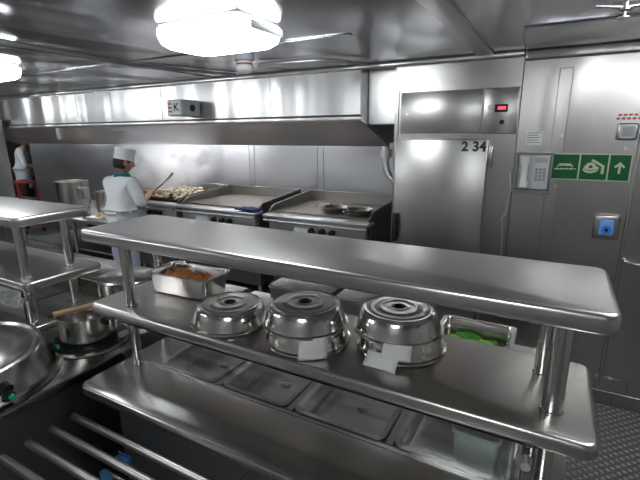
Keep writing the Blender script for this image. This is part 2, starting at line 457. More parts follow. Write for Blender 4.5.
text_mesh('door_number', '2', .082, 'textblack', dr, (.086, -.0462, 1.553), bold=.003)
text_mesh('door_number', '34', .082, 'textblack', dr, (.172, -.0462, 1.553), bold=.003)
link('handle', B(.0 - .362, -.335, -.085, -.046, .90, 1.10, .006, 2), 'black', dr)
for z in (1.42, .3): CRp('hinge', B(-.374, -.350, PW - .028, PW - .001, z, z + .14, .006, 2), 'fridge')
o = link('hanging_cord', T([(-.245, PW - .02, 1.42), (-.225, PW - .03, 1.3), (-.24, PW - .03, 1.15), (-.262, PW - .03, 1.12), (-.25, PW - .03, 1.02), (-.245, PW - .03, .8)], .005), 'galv')
tag(o, 'thin pale cord hanging between the cold room and the telephone', 'cord')

# ------------------------------------------------------------------ telephone, notice, signs
t = thing('wall_telephone', 'pale grey telephone with handset in a black wall niche', 'telephone', (-.116, PW, 1.41))
bm = bmesh.new()
add_box(bm, -.098, .098, -.05, 0, -.115, -.108); add_box(bm, -.098, .098, -.05, 0, .108, .115)
add_box(bm, -.098, -.091, -.05, 0, -.108, .108); add_box(bm, .091, .098, -.05, 0, -.108, .108); add_box(bm, -.091, .091, -.006, 0, -.108, .108)
link('niche_box', bm, 'cabinet', t)
link('base', B(-.078, .084, -.040, -.007, -.10, .10, .006, 2), 'phone_base', t)
bm = add_sweep(bmesh.new(), rrect(-.068, -.022, -.080, -.041, .012, 4), [(.008, -.094), (0, -.088), (0, -.055), (.006, -.042), (.006, .042), (0, .055), (0, .088), (.008, .094)])
link('handset', bm, 'white_plastic', t)
for i in range(3):
    for j in range(4):
        link('key', B(.012 + i * .02, .026 + i * .02, -.0445, -.040, -.05 + j * .02, -.036 + j * .02, .001, 1), 'ink', t)
link('display', B(.005, .07, -.042, -.040, .055, .085), 'grey_plastic', t)
link('ledge', B(-.11, .098, -.075, 0, -.127, -.117, .003, 1), 'fridge', t)

t = thing('paper_notice', 'small white printed notice stuck above the telephone', 'notice', (-.133, PW, 1.605))
link('sheet', B(-.046, .046, -.0015, 0, -.041, .041), 'paper', t)
bm = bmesh.new()
for r_ in range(5): add_box(bm, -.035, .034 - (r_ % 2) * .012, -.0022, -.0015, .028 - r_ * .014, .033 - r_ * .014)
link('printed_lines', bm, 'ink', t)

t = thing('evacuation_sign', 'green and cream sign with boat, life-raft symbol and upward arrow', 'sign', (-.025, PW - .0065, 1.445))
W3 = .385; HH = .076
link('plate', B(0, W3, -.004, 0, -HH, HH, .001, 1), 'cream_sign', t)
tiles = [(.006, .137), (.145, .276), (.284, .379)]
for a, b_ in tiles: link('green_tile', B(a, b_, -.0052, -.004, -HH + .007, HH - .007), 'green_sign', t)
def poly_y(pts, y0, y1): return add_prism(bmesh.new(), pts, 'y', y0, y1)
bm = bmesh.new()
add_prism(bm, [(.018, -.012), (.030, -.006), (.042, -.012), (.054, -.006), (.066, -.012), (.078, -.006), (.090, -.012), (.102, -.006), (.114, -.012), (.126, -.008), (.126, -.014), (.018, -.018)], 'y', -.0062, -.0052)
add_prism(bm, [(.034, -.004), (.030, .008), (.038, .008), (.040, .018), (.100, .018), (.104, .008), (.112, .008), (.108, -.004), (.104, -.004), (.107, .004), (.036, .004), (.038, -.004)], 'y', -.0062, -.0052)
link('boat_symbol', bm, 'cream_sign', t)
bm = bmesh.new()
add_prism(bm, [(.160, -.012), (.168, .008), (.182, .024), (.200, .028), (.216, .020), (.222, .008), (.236, .000), (.236, -.014), (.224, -.026), (.200, -.034), (.176, -.030), (.162, -.020)], 'y', -.0062, -.0052)
add_prism(bm, [(.196, .040), (.206, .044), (.262, .010), (.262, -.036), (.248, -.036), (.248, .004), (.198, .034)], 'y', -.0062, -.0052)
link('life_raft_symbol', bm, 'cream_sign', t)
bm = bmesh.new()
add_prism(bm, [(.162, -.010), (.200, -.018), (.234, -.010), (.234, -.013), (.200, -.022), (.162, -.013)], 'y', -.0070, -.0062)
add_prism(bm, [(.186, .000), (.196, .012), (.208, .006), (.202, -.004), (.190, -.006)], 'y', -.0070, -.0062)
link('raft_opening', bm, 'green_sign', t)
link('arrow_symbol', add_prism(bmesh.new(), [(.326, -.032), (.338, -.032), (.338, .010), (.350, -.002), (.358, .006), (.332, .032), (.306, .006), (.314, -.002), (.326, .010)], 'y', -.0062, -.0052), 'cream_sign', t)

t = thing('call_point', 'small grey alarm call box below red lettering, above the evacuation sign', 'alarm box', (.315, PW, 1.645))
link('body', B(-.048, .048, -.035, 0, -.05, .038, .01, 3), 'fridge', t)
link('window', B(-.026, .026, -.038, -.035, -.032, .020, .004, 2), 'grey_plastic', t)
link('frame', B(-.034, .034, -.037, -.034, -.040, .028, .006, 2), 'white_plastic', t)
bm = bmesh.new()
for i in range(5): add_box(bm, -.056 + i * .024, -.040 + i * .024, -.001, 0, .056, .068)
for i in range(4): add_box(bm, -.050 + i * .024, -.034 + i * .024, -.001, 0, .076, .086)
link('red_lettering', bm, 'redink', t)

t = thing('socket_box', 'blue socket in a steel box low on the wall below the sign', 'socket', (.288, PW, 1.113))
link('box', B(-.062, .062, -.03, 0, -.07, .07, .012, 3), 'fridge', t)
link('blue_cover', B(-.036, .036, -.045, -.03, -.045, .045, .008, 3), 'skyblue', t)
link('socket_ring', T([(0, -.052, -.012), (0, -.045, -.012)], .025), 'blue', t)
link('socket_hole', T([(0, -.054, -.012), (0, -.052, -.012)], .010), 'black', t)

t = thing('pull_handle', 'horizontal steel pull handle on the wall below the blue socket', 'handle', (.40, PW, .92))
link('bar', T([(.0, 0, .012), (.002, -.03, .008), (.02, -.045, 0), (.2, -.045, 0), (.22, -.03, .004), (.222, 0, .008)], .009), 'tube', t)

t = thing('access_hatch', 'small rectangular steel hatch low on the wall near the floor', 'hatch', (.44, PW, .135))
link('frame', B(-.085, .085, -.006, 0, -.045, .05, .002, 1), 'cabinet', t)
link('cover', B(-.077, .077, -.009, -.006, -.037, .042, .001, 1), 'wall', t)
for x, z in ((.05, 1.62), (.05, 1.33), (.36, 1.55)):
    o = link('wall_bolt', T([(x - .04, PW - .012, z), (x - .04, PW - .006, z)], .008), 'galv')
    tag(o, {1.62: 'small bolt head on the wall strip above the evacuation sign', 1.33: 'small bolt head on the wall strip just below the telephone corner', 1.55: 'small bolt head on the wall just past the arrow end of the sign'}[z], 'bolt')

# ------------------------------------------------------------------ griddles
def griddle(x0, x1, label, ztop=.92, kind='plate'):
    w = x1 - x0; D = .85; y0 = 0
    t = thing('griddle', label, 'griddle', (x0, 3.25, 0), 0, 'griddles along the back wall')
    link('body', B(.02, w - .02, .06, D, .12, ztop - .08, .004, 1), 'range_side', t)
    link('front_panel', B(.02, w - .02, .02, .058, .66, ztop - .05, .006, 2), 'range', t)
    link('front_ledge', B(-.02, w + .02, -.035, .10, ztop - .05, ztop - .015, .012, 3), 'range', t)
    link('ledge_rail', T([(.0, -.035, ztop - .07), (w, -.035, ztop - .07)], .013), 'range', t)
    for s in (0, 1):
        x = .0 if s == 0 else w - .016
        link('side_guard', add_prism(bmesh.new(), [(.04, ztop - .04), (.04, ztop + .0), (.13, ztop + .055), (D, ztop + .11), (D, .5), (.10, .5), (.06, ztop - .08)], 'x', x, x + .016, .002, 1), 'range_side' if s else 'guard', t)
    link('back_guard', B(.016, w - .016, D - .016, D, ztop - .08, ztop + .11, .002, 1), 'guard', t)
    if kind == 'plate':
        link('griddle_plate', B(.018, w - .018, .10, D - .018, ztop - .03, ztop, .003, 1), 'griddle', t)
    else:
        bm = bmesh.new(); n = 30
        for i in range(n):
            x = .03 + i * (w - .06) / (n - 1)
            add_box(bm, x - .006, x + .006, .10, D - .018, ztop - .02, ztop)
        add_box(bm, .018, w - .018, .10, D - .018, ztop - .06, ztop - .045)
        link('grill_bars', bm, 'coal', t)
    for kx in (.50, .61, .71):
        k = link('knob', T([(kx * w / 1.05, -.03, .785), (kx * w / 1.05, .02, .785)], [.024, .028]), 'black', t)
        link('knob_plate', T([(kx * w / 1.05, .014, .785), (kx * w / 1.05, .0205, .785)], .036), 'range', k)
    for lx, ly in ((.06, .1), (w - .06, .1), (.06, D - .06), (w - .06, D - .06)):
        link('leg', T([(lx, ly, 0), (lx, ly, .125)], .022), 'range', t)
    return t
g3 = griddle(-2.38, -1.33, 'griddle beside the cold room, with two round pans on it')
g2 = griddle(-3.53, -2.50, 'middle griddle of the three, with a blue cloth on its front ledge')
g1 = griddle(-4.38, -3.58, 'smoking griddle heaped with food in front of the cook', kind='grill')
# nameplates on front panels
for t, x in ((g3, .30), (g2, .22)):
    link('name_plate', B(x, x + .17, .017, .0195, .74, .85, .001, 1), 'white_plastic', t)

# food on grill
food = []
for i in range(110):
    bm = bmesh.new(); bmesh.ops.create_icosphere(bm, subdivisions=1, radius=1)
    sx, sy, sz = random.uniform(.022, .045), random.uniform(.02, .038), random.uniform(.010, .018)
    for v in bm.verts:
        n = 1 + .25 * noise.noise(v.co * 2 + Vector((i, 0, 0))); v.co = Vector((v.co.x * sx, v.co.y * sy, v.co.z * sz)) * n
    x = random.uniform(-4.31, -3.66); y = random.uniform(3.37, 3.9)
    q = max(0, 1 - ((x + 3.98) / .38) ** 2) * max(0, 1 - ((y - 3.7) / .4) ** 2)
    z = .925 + .012 + random.uniform(0, 1) * .09 * q
    o = link('food_chunk', bm, 'meat', None, True, (x, y, z)); o.rotation_euler = (random.uniform(-.4, .4), random.uniform(-.4, .4), random.uniform(0, 3))
    tag(o, 'pale chunk of food frying in the heap on the smoking griddle', 'food', 'chunks frying on the smoking griddle')

def frying_pan(x, y, z, rot, label):
    t = thing('frying_pan', label, 'pan', (x, y, z), rot, 'round pans on the griddle by the cold room')
    link('bowl', Lz([(0, 0), (.085, 0), (.095, .006), (.118, .045), (.122, .045), (.098, .002), (.09, -.0005), (0, -.0005)][:6] + [(.0, .004)][:0]), 'iron', t)
    link('handle', T([(.0, -.118, .036), (.0, -.18, .044), (.0, -.27, .060)], [.009, .008, .010]), 'iron', t)
    return t
frying_pan(-1.79, 3.56, .9215, .0, 'round iron pan beside the wire utensils on the griddle by the cold room')
frying_pan(-1.53, 3.54, .9215, -.15, 'round iron pan beside the side guard on the griddle by the cold room')
t = thing('wire_rack', 'small shiny tangle of wire utensils beside the two round pans', 'utensil', (-2.0, 3.72, .924))
bm = bmesh.new()
for i in range(5): add_tube(bm, [(-.07 + i * .03, -.05, .004), (-.05 + i * .03, .0, .05), (-.06 + i * .03, .06, .004)], .005, 6)
link('wires', bm, 'galv', t)
bm = bmesh.new(); bmesh.ops.create_grid(bm, x_segments=14, y_segments=10, size=.5)
for v in bm.verts:
    p = v.co.copy(); v.co = Vector((p.x * .24, p.y * .14, .012 + .022 * abs(noise.noise(p * 4)) + .012))
o = link('cleaning_cloth', bm, 'bluecloth', None, True, (-2.60, 3.27, .905))
md = o.modifiers.new('s', 'SOLIDIFY'); md.thickness = .012
tag(o, 'crumpled dark blue cloth on the middle griddle front ledge', 'cloth')

# ------------------------------------------------------------------ low range at the left with stockpots
t = thing('low_range', 'low steel worktable behind the cook, carrying stockpots and food', 'worktable', (-5.3, 3.55, 0))
link('table_top', add_prism(bmesh.new(), rrect(-1.3, .87, -.5, .6, .02), 'z', .60, .64, .006, 2), 'range', t)
for lx in (-1.2, 0, .80):
    for ly in (-.42, .5): link('leg', T([(lx, ly, 0), (lx, ly, .60)], .02), 'tube', t)
link('undershelf', B(-1.25, .82, -.35, .5, .18, .20, .004, 1), 'dark_wall', t)
link('back_panel', B(-1.25, .82, .51, .54, .2, .6), 'void', t)
def stockpot(x, y, z, r, h, label, cloth=False):
    t = thing('stockpot', label, 'pot', (x, y, z), 0, 'stockpots on the low range')
    link('body', Lz([(0, .0), (r - .01, 0), (r, .01), (r, h), (r + .008, h + .004), (r - .006, h + .004), (r - .008, h - .01), (r - .008, .01), (0, .01)], 36), 'pot', t)
    link('contents', Lz([(0, h - .05), (r - .01, h - .05), (r - .01, h - .06), (0, h - .06)], 30), 'meat', t)
    for s in (-1, 1):
        link('handle', T([(s * r, -.05, h * .8), (s * (r + .04), -.05, h * .8), (s * (r + .04), .05, h * .8), (s * r, .05, h * .8)], .007), 'pot', t)
    return t
stockpot(-5.80, 3.48, .641, .21, .39, 'tall stockpot with a lid of tan food on the low range')
stockpot(-5.33, 3.62, .641, .11, .26, 'slim pot beside the tallest stockpot')
def utensil_jar(x, y):
    t = thing('utensil_jar', 'steel jar of utensils on the low range near the cook', 'jar', (x, y, .641))
    link('jar', Lz([(0, 0), (.05, 0), (.055, .14), (.051, .14), (.047, .01), (0, .01)], 24), 'pot', t)
    for i in range(4): link('utensil', T([(.01 * i - .02, 0, .02), (.03 * i - .06, .01 * i, .24)], .006), 'galv', t)
utensil_jar(-5.02, 3.14)
t = thing('food_tray', 'shallow tray of pale food on the low range beside the cook', 'tray', (-4.74, 3.2, .641))
link('tray', add_sweep(bmesh.new(), rrect(-.22, .22, -.13, .13, .03), [(.02, 0), (0, .035), (.006, .035), (.024, .006)]), 'pan', t)
for i in range(14):
    bm = bmesh.new(); bmesh.ops.create_icosphere(bm, subdivisions=2, radius=1)
    for v in bm.verts: v.co = Vector((v.co.x * .055, v.co.y * .03, v.co.z * .018)) * (1 + .2 * noise.noise(v.co + Vector((i, 0, 0))))
    o = link('food_piece', bm, 'meat', None, True, (-4.74 + random.uniform(-.13, .13), 3.2 + random.uniform(-.07, .07), .67 + i * .0025))
    o.rotation_euler = (0, 0, random.uniform(0, 3)); tag(o, 'pale piece of food piled on the tray beside the cook', 'food', 'food pieces on the tray beside the cook')

# ------------------------------------------------------------------ serving counter
XA, XB = -1.555, .12
cab = thing('serving_counter', 'long steel serving counter under the main serving shelves', 'counter', (-.7, 1.4, 0))
def CB(name, bm, mat):
    for v in bm.verts: v.co -= Vector((-.7, 1.4, 0))
    return link(name, bm, mat, cab)
bm = bmesh.new()
add_prism(bm, rrect(XA, XB, .832, 1.10, [0, 0, .045, .045]), 'z', .660, .70, .010, 3)
add_box(bm, XA, XB, 1.56, 1.98, .66, .70, .003, 1)
add_box(bm, XA, -1.40, 1.10, 1.56, .66, .70); add_box(bm, .01, XB, 1.10, 1.56, .66, .70)
for x in (-1.065, -.735, -.365): add_box(bm, x - .012, x + .012, 1.10, 1.56, .68, .698)
CB('counter_top', bm, 'counter')
bm = bmesh.new()
add_box(bm, -1.46, .09, .93, .95, 0, .66); add_box(bm, -1.46, .09, 1.93, 1.95, 0, .66)
add_box(bm, -1.46, -1.44, .95, 1.93, 0, .66); add_box(bm, .07, .09, .95, 1.93, 0, .66); add_box(bm, -1.44, .07, .95, 1.93, 0, .02)
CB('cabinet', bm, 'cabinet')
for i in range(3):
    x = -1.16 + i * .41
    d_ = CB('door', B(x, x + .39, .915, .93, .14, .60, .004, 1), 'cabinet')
# tray slide
for i, y in enumerate((.765, .685, .605, .525)):
    CB('slide_tube', T([(-1.49, y, .625), (-1.485, y, .625), (.06, y, .625)], [.010, .0135, .0135]), 'rail')
for x in (-.75, 0): CB('slide_bracket', add_prism(bmesh.new(), [(.93, .60), (.93, .44), (.90, .44), (.50, .58), (.50, .61), (.93, .61)], 'x', x, x + .006), 'rail')
bm = bmesh.new()
for x0, z0 in ((-1.42, .345), (-1.53, .245)):
    pass
t = thing('blue_valve', 'light blue valve handle under the tray slide, the upper one', 'valve', (-1.40, .885, .37))
link('handle', B(-.03, .03, -.03, 0, -.022, .022, .007, 2), 'skyblue', t); link('stem', B(-.036, .036, .0, .004, -.03, .03, .001, 1), 'blue', t)
t = thing('blue_valve', 'light blue valve handle under the tray slide, the lower one', 'valve', (-1.51, .88, .255))
link('handle', B(-.028, .028, -.03, 0, -.028, .028, .010, 2), 'skyblue', t); link('stem', T([(0, 0, 0), (.02, .02, -.02), (.052, .03, -.03)], .009), 'galv', t)

# ------------------------------------------------------------------ serving shelves
def shelf_unit(x0, x1, posts, label, y0=.99, y1u=1.365, y1l=1.40, zu=1.28, zl=.963, glass=(None, None)):
    t = thing('serving_shelf', label, 'shelf', (x0, y0, .70))
    def S(name, bm, mat, p=t):
        for v in bm.verts: v.co -= Vector((x0, y0, .70))
        return link(name, bm, mat, p)
    S('upper_shelf', add_prism(bmesh.new(), rrect(x0, x1, y0, y1u, .035), 'z', zu - .05, zu, .014, 4), 'shelf')
    S('lower_shelf', add_prism(bmesh.new(), rrect(x0, x1, y0, y1l, .035), 'z', zl - .045, zl, .013, 4), 'shelf_low')
    for (x, y, f) in posts:
        bm = bmesh.new()
        R_ = .0245 if x > -1 and y < 1.2 else .0215
        add_tube(bm, [(x, y, zl + .001), (x, y, zl + .004), (x, y, zl + .007), (x, y, zu - .05)], [R_ + .003, R_ + .003, R_, R_], 24)
        p = S('post', bm, 'tube')
        if f: S('lower_post', T([(x, y, .701), (x, y, zl - .045)], .0205, seg=20), 'tube')
    g0, g1 = glass
    gp = S('glass_screen', add_prism(bmesh.new(), rrect(g0, g1, .765, zl - .046, [0, 0, .04, 0]), 'y', y0 + .004, y0 + .012, .0015, 1), 'glass')
    for x in (g0 + .03, g1 - .02):
        S('glass_bolt', T([(x, y0 - .006, .865), (x, y0 + .03, .865)], .012), 'galv')
    return t
shelf_unit(-1.665, .157, [(-1.47, 1.055, 1), (-1.592, 1.31, 1), (.058, 1.10, 1), (.03, 1.28, 1)],
           'main double serving shelf with plate covers on its lower tier', glass=(-1.495, .035))
t = shelf_unit(-4.3, -2.15, [(-2.245, 1.05, 1), (-2.235, 1.27, 1), (-4.1, 1.05, 1), (-4.1, 1.27, 1)],
           'shorter double serving shelf standing on the kettle counter', y1u=1.37, glass=(-4.25, -2.20))
bm = T([(-2.14 + 2.0, 0, 0), (-2.14 + 2.0, 0, 0.001)], .001)
bm.free()
link('foot_rail', T([(2.05, .035, .0125), (2.115, .035, .0125), (2.115, .10, .0125), (2.10, .34, .0125)], .010), 'tube', t)

# ------------------------------------------------------------------ left counter with kettles
kc = thing('kettle_counter', 'steel counter holding the round kettle and the pot on its ring', 'counter', (-3.0, 1.1, 0))
def KC(name, bm, mat):
    for v in bm.verts: v.co -= Vector((-3.0, 1.1, 0))
    return link(name, bm, mat, kc)
bm = bmesh.new()
add_box(bm, -4.4, -1.62, .10, 1.13, .66, .70, .006, 2)
add_box(bm, -4.4, -1.62, 1.66, 2.0, .66, .70, .006, 2)
add_box(bm, -2.1, -1.62, 1.13, 1.66, .66, .70)
KC('counter_top', bm, 'kettle')
bm = bmesh.new()
add_box(bm, -4.36, -1.66, .14, .16, 0, .66); add_box(bm, -4.36, -1.66, 1.94, 1.96, 0, .66)
add_box(bm, -1.68, -1.66, .16, 1.94, 0, .66); add_box(bm, -4.36, -4.34, .16, 1.94, 0, .66); add_box(bm, -4.34, -1.68, .16, 1.94, .52, .54)
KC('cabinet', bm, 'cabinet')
# perforated well inserts under left shelf
for i in range(6):
    x = -2.47 - i * .33
    bm = bmesh.new()
    add_box(bm, x, x + .31, 1.135, 1.655, .62, .625)
    add_box(bm, x, x + .31, 1.135, 1.155, .625, .69); add_box(bm, x, x + .31, 1.635, 1.655, .625, .69)
    for r_ in range(4):
        for c_ in range(3):
            add_tube(bm, [(x + .06 + c_ * .1, 1.22 + r_ * .12, .625), (x + .06 + c_ * .1, 1.22 + r_ * .12, .627)], .022, 10)
    p = KC('perforated_insert', bm, 'kettle')

k = thing('round_kettle', 'large round kettle with domed top and green lamps', 'kettle', (-2.0, .59, .70))
link('drum', Lz([(0, .0), (.392, 0), (.392, .010), (.366, .012), (.356, .024), (.335, .112), (.328, .120), (.316, .122), (.308, .112), (0, .100)], 72), 'kettle', k)
link('lid', Lz([(.295, .104), (.298, .110), (.285, .116), (.15, .128), (.05, .132), (0, .132)], 72), 'kettle', k)
for a, nm in ((8, 'a'), (66, 'b')):
    a = math.radians(a); p = Vector((math.cos(a), math.sin(a), 0))
    s = link('switch', T([p * .335 + Vector((0, 0, .070)), p * .366 + Vector((0, 0, .062))], .020), 'black', k)
    s2 = link('switch_cover', T([p * .342 + Vector((0, 0, .045)), p * .372 + Vector((0, 0, .037))], .018), 'black', k)
    link('indicator_lamp', T([p * .374 + Vector((0, 0, .039)), p * .380 + Vector((0, 0, .036)), p * .384 + Vector((0, 0, .035))], [.011, .010, .004]), 'greenled', s2)

t = thing('burner_ring', 'dark ring hob under the steel pot, sunk in the counter', 'hob', (-1.86, 1.10, .70))
link('trim_ring', Lz([(.165, .001), (.19, .001), (.188, .008), (.17, .010), (.165, .006)], 56), 'kettle', t)
link('black_ring', Lz([(0, .001), (.165, .001), (.16, .02), (.13, .024), (0, .024)], 56), 'black', t)

def cyl_pot(x, y, z, r, h, label, lid=False):
    t = thing('cooking_pot', label, 'pot', (x, y, z))
    link('body', Lz([(0, 0), (r - .008, 0), (r, .008), (r, h), (r + .006, h + .003), (r - .003, h + .003), (r - .005, h - .005), (r - .006, .01), (0, .008)], 48), 'pot', t)
    return t
p = cyl_pot(-1.87, 1.10, .7245, .128, .115, 'steel pot with a wooden ladle on the black ring hob')
link('bracket', B(.10, .15, -.012, .012, .08, .1, .003, 1), 'black', p)
link('food_inside', Lz([(0, .07), (.12, .07), (.12, .06), (0, .06)], 32), 'kettle', p)
t = thing('wooden_ladle', 'tan wooden ladle lying across the steel pot rim', 'ladle', (-1.9, 1.09, .846))
link('wooden_handle', add_prism(bmesh.new(), [(-.135, -.017), (.05, -.023), (.05, .023), (-.135, .019)], 'z', 0, .016, .004, 2), 'wood', t)
link('black_end', B(.05, .09, -.028, .022, -.012, .028, .008, 2), 'black', t)
t.rotation_euler = (0, 0, math.radians(70)); t.location = (-1.895, 1.115, .844)
o = cyl_pot(-2.10, 1.50, .701, .155, .15, 'wide steel pot with flat lid behind the main shelf end')
link('lid', Lz([(0, .1535), (.158, .1535), (.16, .158), (.15, .163), (0, .166)], 48), 'pot', o)
t = thing('glass_dish', 'thin steel rest beside the ring hob near the shelf post', 'dish', (-1.70, 1.27, .701))
link('dish', Lz([(0, 0), (.05, 0), (.065, .02), (.062, .022), (.048, .004), (0, .004)], 32), 'pan', t)

# ------------------------------------------------------------------ food wells under glass
xs = [(-1.395, -1.08), (-1.05, -.75), (-.72, -.38), (-.35, .005)]
names = ['steel food pan behind the glass at the kettle end of the counter', 'steel food pan behind the glass below the single plate cover',
         'steel food pan behind the glass below the tagged plate covers', 'steel food pan behind the glass holding the white tub']
for (a, b_), nm in zip(xs, names):
    t = thing('food_pan', nm, 'pan', ((a + b_) / 2, 1.33, .70), 0, 'food pans sunk behind the glass screen')
    hw = (b_ - a) / 2
    link('pan', add_sweep(bmesh.new(), rrect(-hw, hw, -.235, .235, .03, 5),
         [(.03, -.09), (.016, -.08), (.012, .0), (.0, .001), (.0, .004), (.014, .005), (.019, .0), (.022, -.078), (.034, -.084)]), 'pan', t)
    link('highlight_disc', Lz([(0, -.083), (.022, -.083), (.02, -.076), (0, -.073)], 24), 'cloche', t)  # shiny disc standing in for the blurred highlight in each pan
t = thing('plastic_tub', 'translucent white tub standing behind the glass near its bolt', 'tub', (-.12, 1.23, .6165))
link('tub', add_sweep(bmesh.new(), rrect(-.068, .068, -.065, .065, .018, 4), [(.012, 0), (.010, .004), (.002, .145), (-.004, .146), (-.004, .158), (.002, .158), (.004, .15), (.014, .008)]), 'tub', t)

# plain steel boxes standing behind the covers
for x, w_, lab in ((-1.24, .34, 'plain grey steel box on the counter rear, behind the deep bread pan'), (-.86, .30, 'plain grey steel box on the counter rear, behind the middle cover stack'), (-.52, .09, 'narrow grey steel box on the counter rear, behind the covers')):
    t = thing('storage_box', lab, 'box', (x + w_ / 2, 1.80, .7005), 0, 'steel boxes along the counter rear')
    link('box', B(-w_ / 2, w_ / 2, -.10, .10, 0, .17, .008, 2), 'range_side', t)
    link('box_lid', B(-w_ / 2 - .004, w_ / 2 + .004, -.104, .104, .17, .185, .004, 2), 'cabinet', t)

# pan of green vegetables at rear of counter
t = thing('vegetable_pan', 'steel pan of green vegetables standing behind the lower shelf', 'pan', (-.228, 1.79, .701))
link('pan', add_sweep(bmesh.new(), rrect(-.158, .158, -.145, .145, .025, 5), [(.03, 0), (.02, .005), (.014, .096), (0, .097), (0, .102), (.016, .103), (.021, .096), (.028, .01), (.04, .006)]), 'pan', t)
for i in range(36):
    L_ = random.uniform(.03, .055); r_ = random.uniform(.009, .016)
    bm = T([(-L_, 0, 0), (-L_ * .6, 0, .003), (0, 0, .006), (L_ * .7, 0, .003), (L_, 0, 0)], [r_ * .4, r_, r_ * 1.1, r_ * .8, r_ * .3], seg=8)
    x = random.uniform(-.075, .075); y = random.uniform(-.065, .085)
    o = link('green_pepper', bm, 'lightgreens' if i % 5 == 0 else 'greens', None, True, (-.228 + x, 1.79 + y, .715 + (i // 12) * .015 + random.uniform(0, .004)))
    o.rotation_euler = (0, random.uniform(-.2, .2), random.uniform(-.8, .8))
    tag(o, 'pale green vegetable piece in the pan behind the lower shelf' if i % 5 == 0 else 'dark green vegetable piece in the pan behind the lower shelf', 'vegetable', 'pale green vegetable pieces' if i % 5 == 0 else 'dark green vegetable pieces')

# ------------------------------------------------------------------ pan of orange bread on lower shelf
t = thing('deep_food_pan', 'deep steel pan of orange bread pieces on the lower shelf', 'pan', (-1.375, 1.285, .9635), math.radians(4))
link('pan', add_sweep(bmesh.new(), rrect(-.172, .172, -.088, .088, .022, 5),
     [(.028, 0), (.020, .006), (.012, .092), (0, .094), (0, .098), (.012, .099), (.016, .094), (.024, .01), (.034, .006)]), 'pan', t)
for i, (x, y, z, rx, ry, rz, sx, sy, sz) in enumerate([
    (-.035, -.005, .082, .75, .15, .25, .036, .028, .013), (-.090, -.01, .066, .5, .6, .7, .036, .020, .010), (.030, .005, .062, .25, -.3, -.3, .034, .028, .012),
    (.100, -.02, .066, .4, .2, .5, .026, .022, .013), (-.125, .0, .040, .1, .1, .2, .022, .026, .012), (.085, .035, .050, .1, .3, 1.2, .03, .024, .012), (-.05, .01, .030, 0, 0, .1, .042, .036, .013), (.055, .0, .028, 0, 0, 0, .045, .038, .012)]):
    bm = bmesh.new(); bmesh.ops.create_cube(bm, size=2)
    bmesh.ops.bevel(bm, geom=bm.edges[:], offset=.45, segments=3, profile=.6, affect='EDGES')
    for v in bm.verts:
        v.co = Vector((v.co.x * sx, v.co.y * sy, v.co.z * sz)) * (1 + .12 * noise.noise(v.co * 1.5 + Vector((i, 3, 0))))
    o = link('bread_piece', bm, 'bread', None, True, (-1.375 + x * .95, 1.285 + y * .8, .9635 + z - .005)); o.rotation_euler = (rx, ry, rz)
    tag(o, ['large orange bread wedge on top in the deep pan', 'thin orange bread slice leaning on the bread wedge in the deep pan', 'orange bread slice in the middle of the deep pan',
            'small orange crust at the cover end of the deep pan', 'small bread piece at the foil end of the deep pan', 'bread slice at the back of the deep pan',
            'bread slice at the bottom of the deep pan, foil end', 'bread slice at the bottom of the deep pan, cover end'][i], 'bread', 'bread pieces in the deep pan')
bm = bmesh.new(); bmesh.ops.create_icosphere(bm, subdivisions=3, radius=1)
for v in bm.verts: v.co = Vector((v.co.x * .035, v.co.y * .02, v.co.z * .016)) * (1 + .3 * noise.noise(v.co * 3))
o = link('foil_ball', bm, 'foil', None, True, (-1.475, 1.345, 1.062)); tag(o, 'crumpled silver foil at the back corner of the deep pan', 'foil')

# ------------------------------------------------------------------ plate covers
def plate_cover(x, y, z, label, rz=0.):
    t = thing('plate_cover', label, 'plate cover', (x, y, z), rz, 'plate covers on the lower shelf')
    prof = [(.126, .004), (.143, .001), (.147, .003), (.146, .008), (.138, .011), (.136, .016), (.134, .028), (.129, .046), (.122, .061), (.117, .069), (.111, .0725),
            (.106, .0705), (.099, .071), (.088, .0735), (.079, .071), (.068, .0745), (.050, .075), (.042, .0725), (.030, .0755), (.023, .075)]
    link('shell', Lz(prof, 72), 'cloche', t)
    link('finger_hole', Lz([(0, .070), (.011, .070), (.012, .0755), (.016, .0775), (.022, .0755), (.024, .073)], 40), 'black', t)
    return t
S0 = .9635
plate_cover(-1.015, 1.138, S0, 'single unstacked steel plate cover beside the deep bread pan')
plate_cover(-.684, 1.152, S0, 'lower steel cover of the middle stack, wearing a paper tag')
plate_cover(-.691, 1.146, S0 + .061, 'upper steel cover of the middle stack of two')
plate_cover(-.388, 1.254, S0, 'lower steel cover of the stack beside the vegetable pan, wearing a tag')
plate_cover(-.398, 1.249, S0 + .061, 'upper steel cover of the stack beside the vegetable pan')

def paper_tag(p0, p1, p2, p3, label, bend=.003):
    """small sheet through four corners, slightly curled"""
    bm = bmesh.new(); P = [Vector(p) for p in (p0, p1, p2, p3)]; n = 6; grid = []
    nrm = (P[1] - P[0]).cross(P[3] - P[0]).normalized()
    for j in range(n + 1):
        row = []
        for i in range(n + 1):
            u, v = i / n, j / n
            q = (P[0] * (1 - u) + P[1] * u) * (1 - v) + (P[3] * (1 - u) + P[2] * u) * v
            row.append(bm.verts.new(q + nrm * bend * math.sin(u * PI)))
        grid.append(row)
    for j in range(n):
        for i in range(n): bm.faces.new((grid[j][i], grid[j][i + 1], grid[j + 1][i + 1], grid[j + 1][i]))
    o = link('paper_tag', bm, 'paper'); md = o.modifiers.new('s', 'SOLIDIFY'); md.thickness = .0008
    tag(o, label, 'paper tag', 'paper tags on the plate covers')
    return o
def on_cover(cx, cy, ang, r, z):
    a = math.radians(ang); return (cx + r * math.cos(a), cy + r * math.sin(a), z)
c2 = (-.684, 1.152); c3 = (-.388, 1.254)
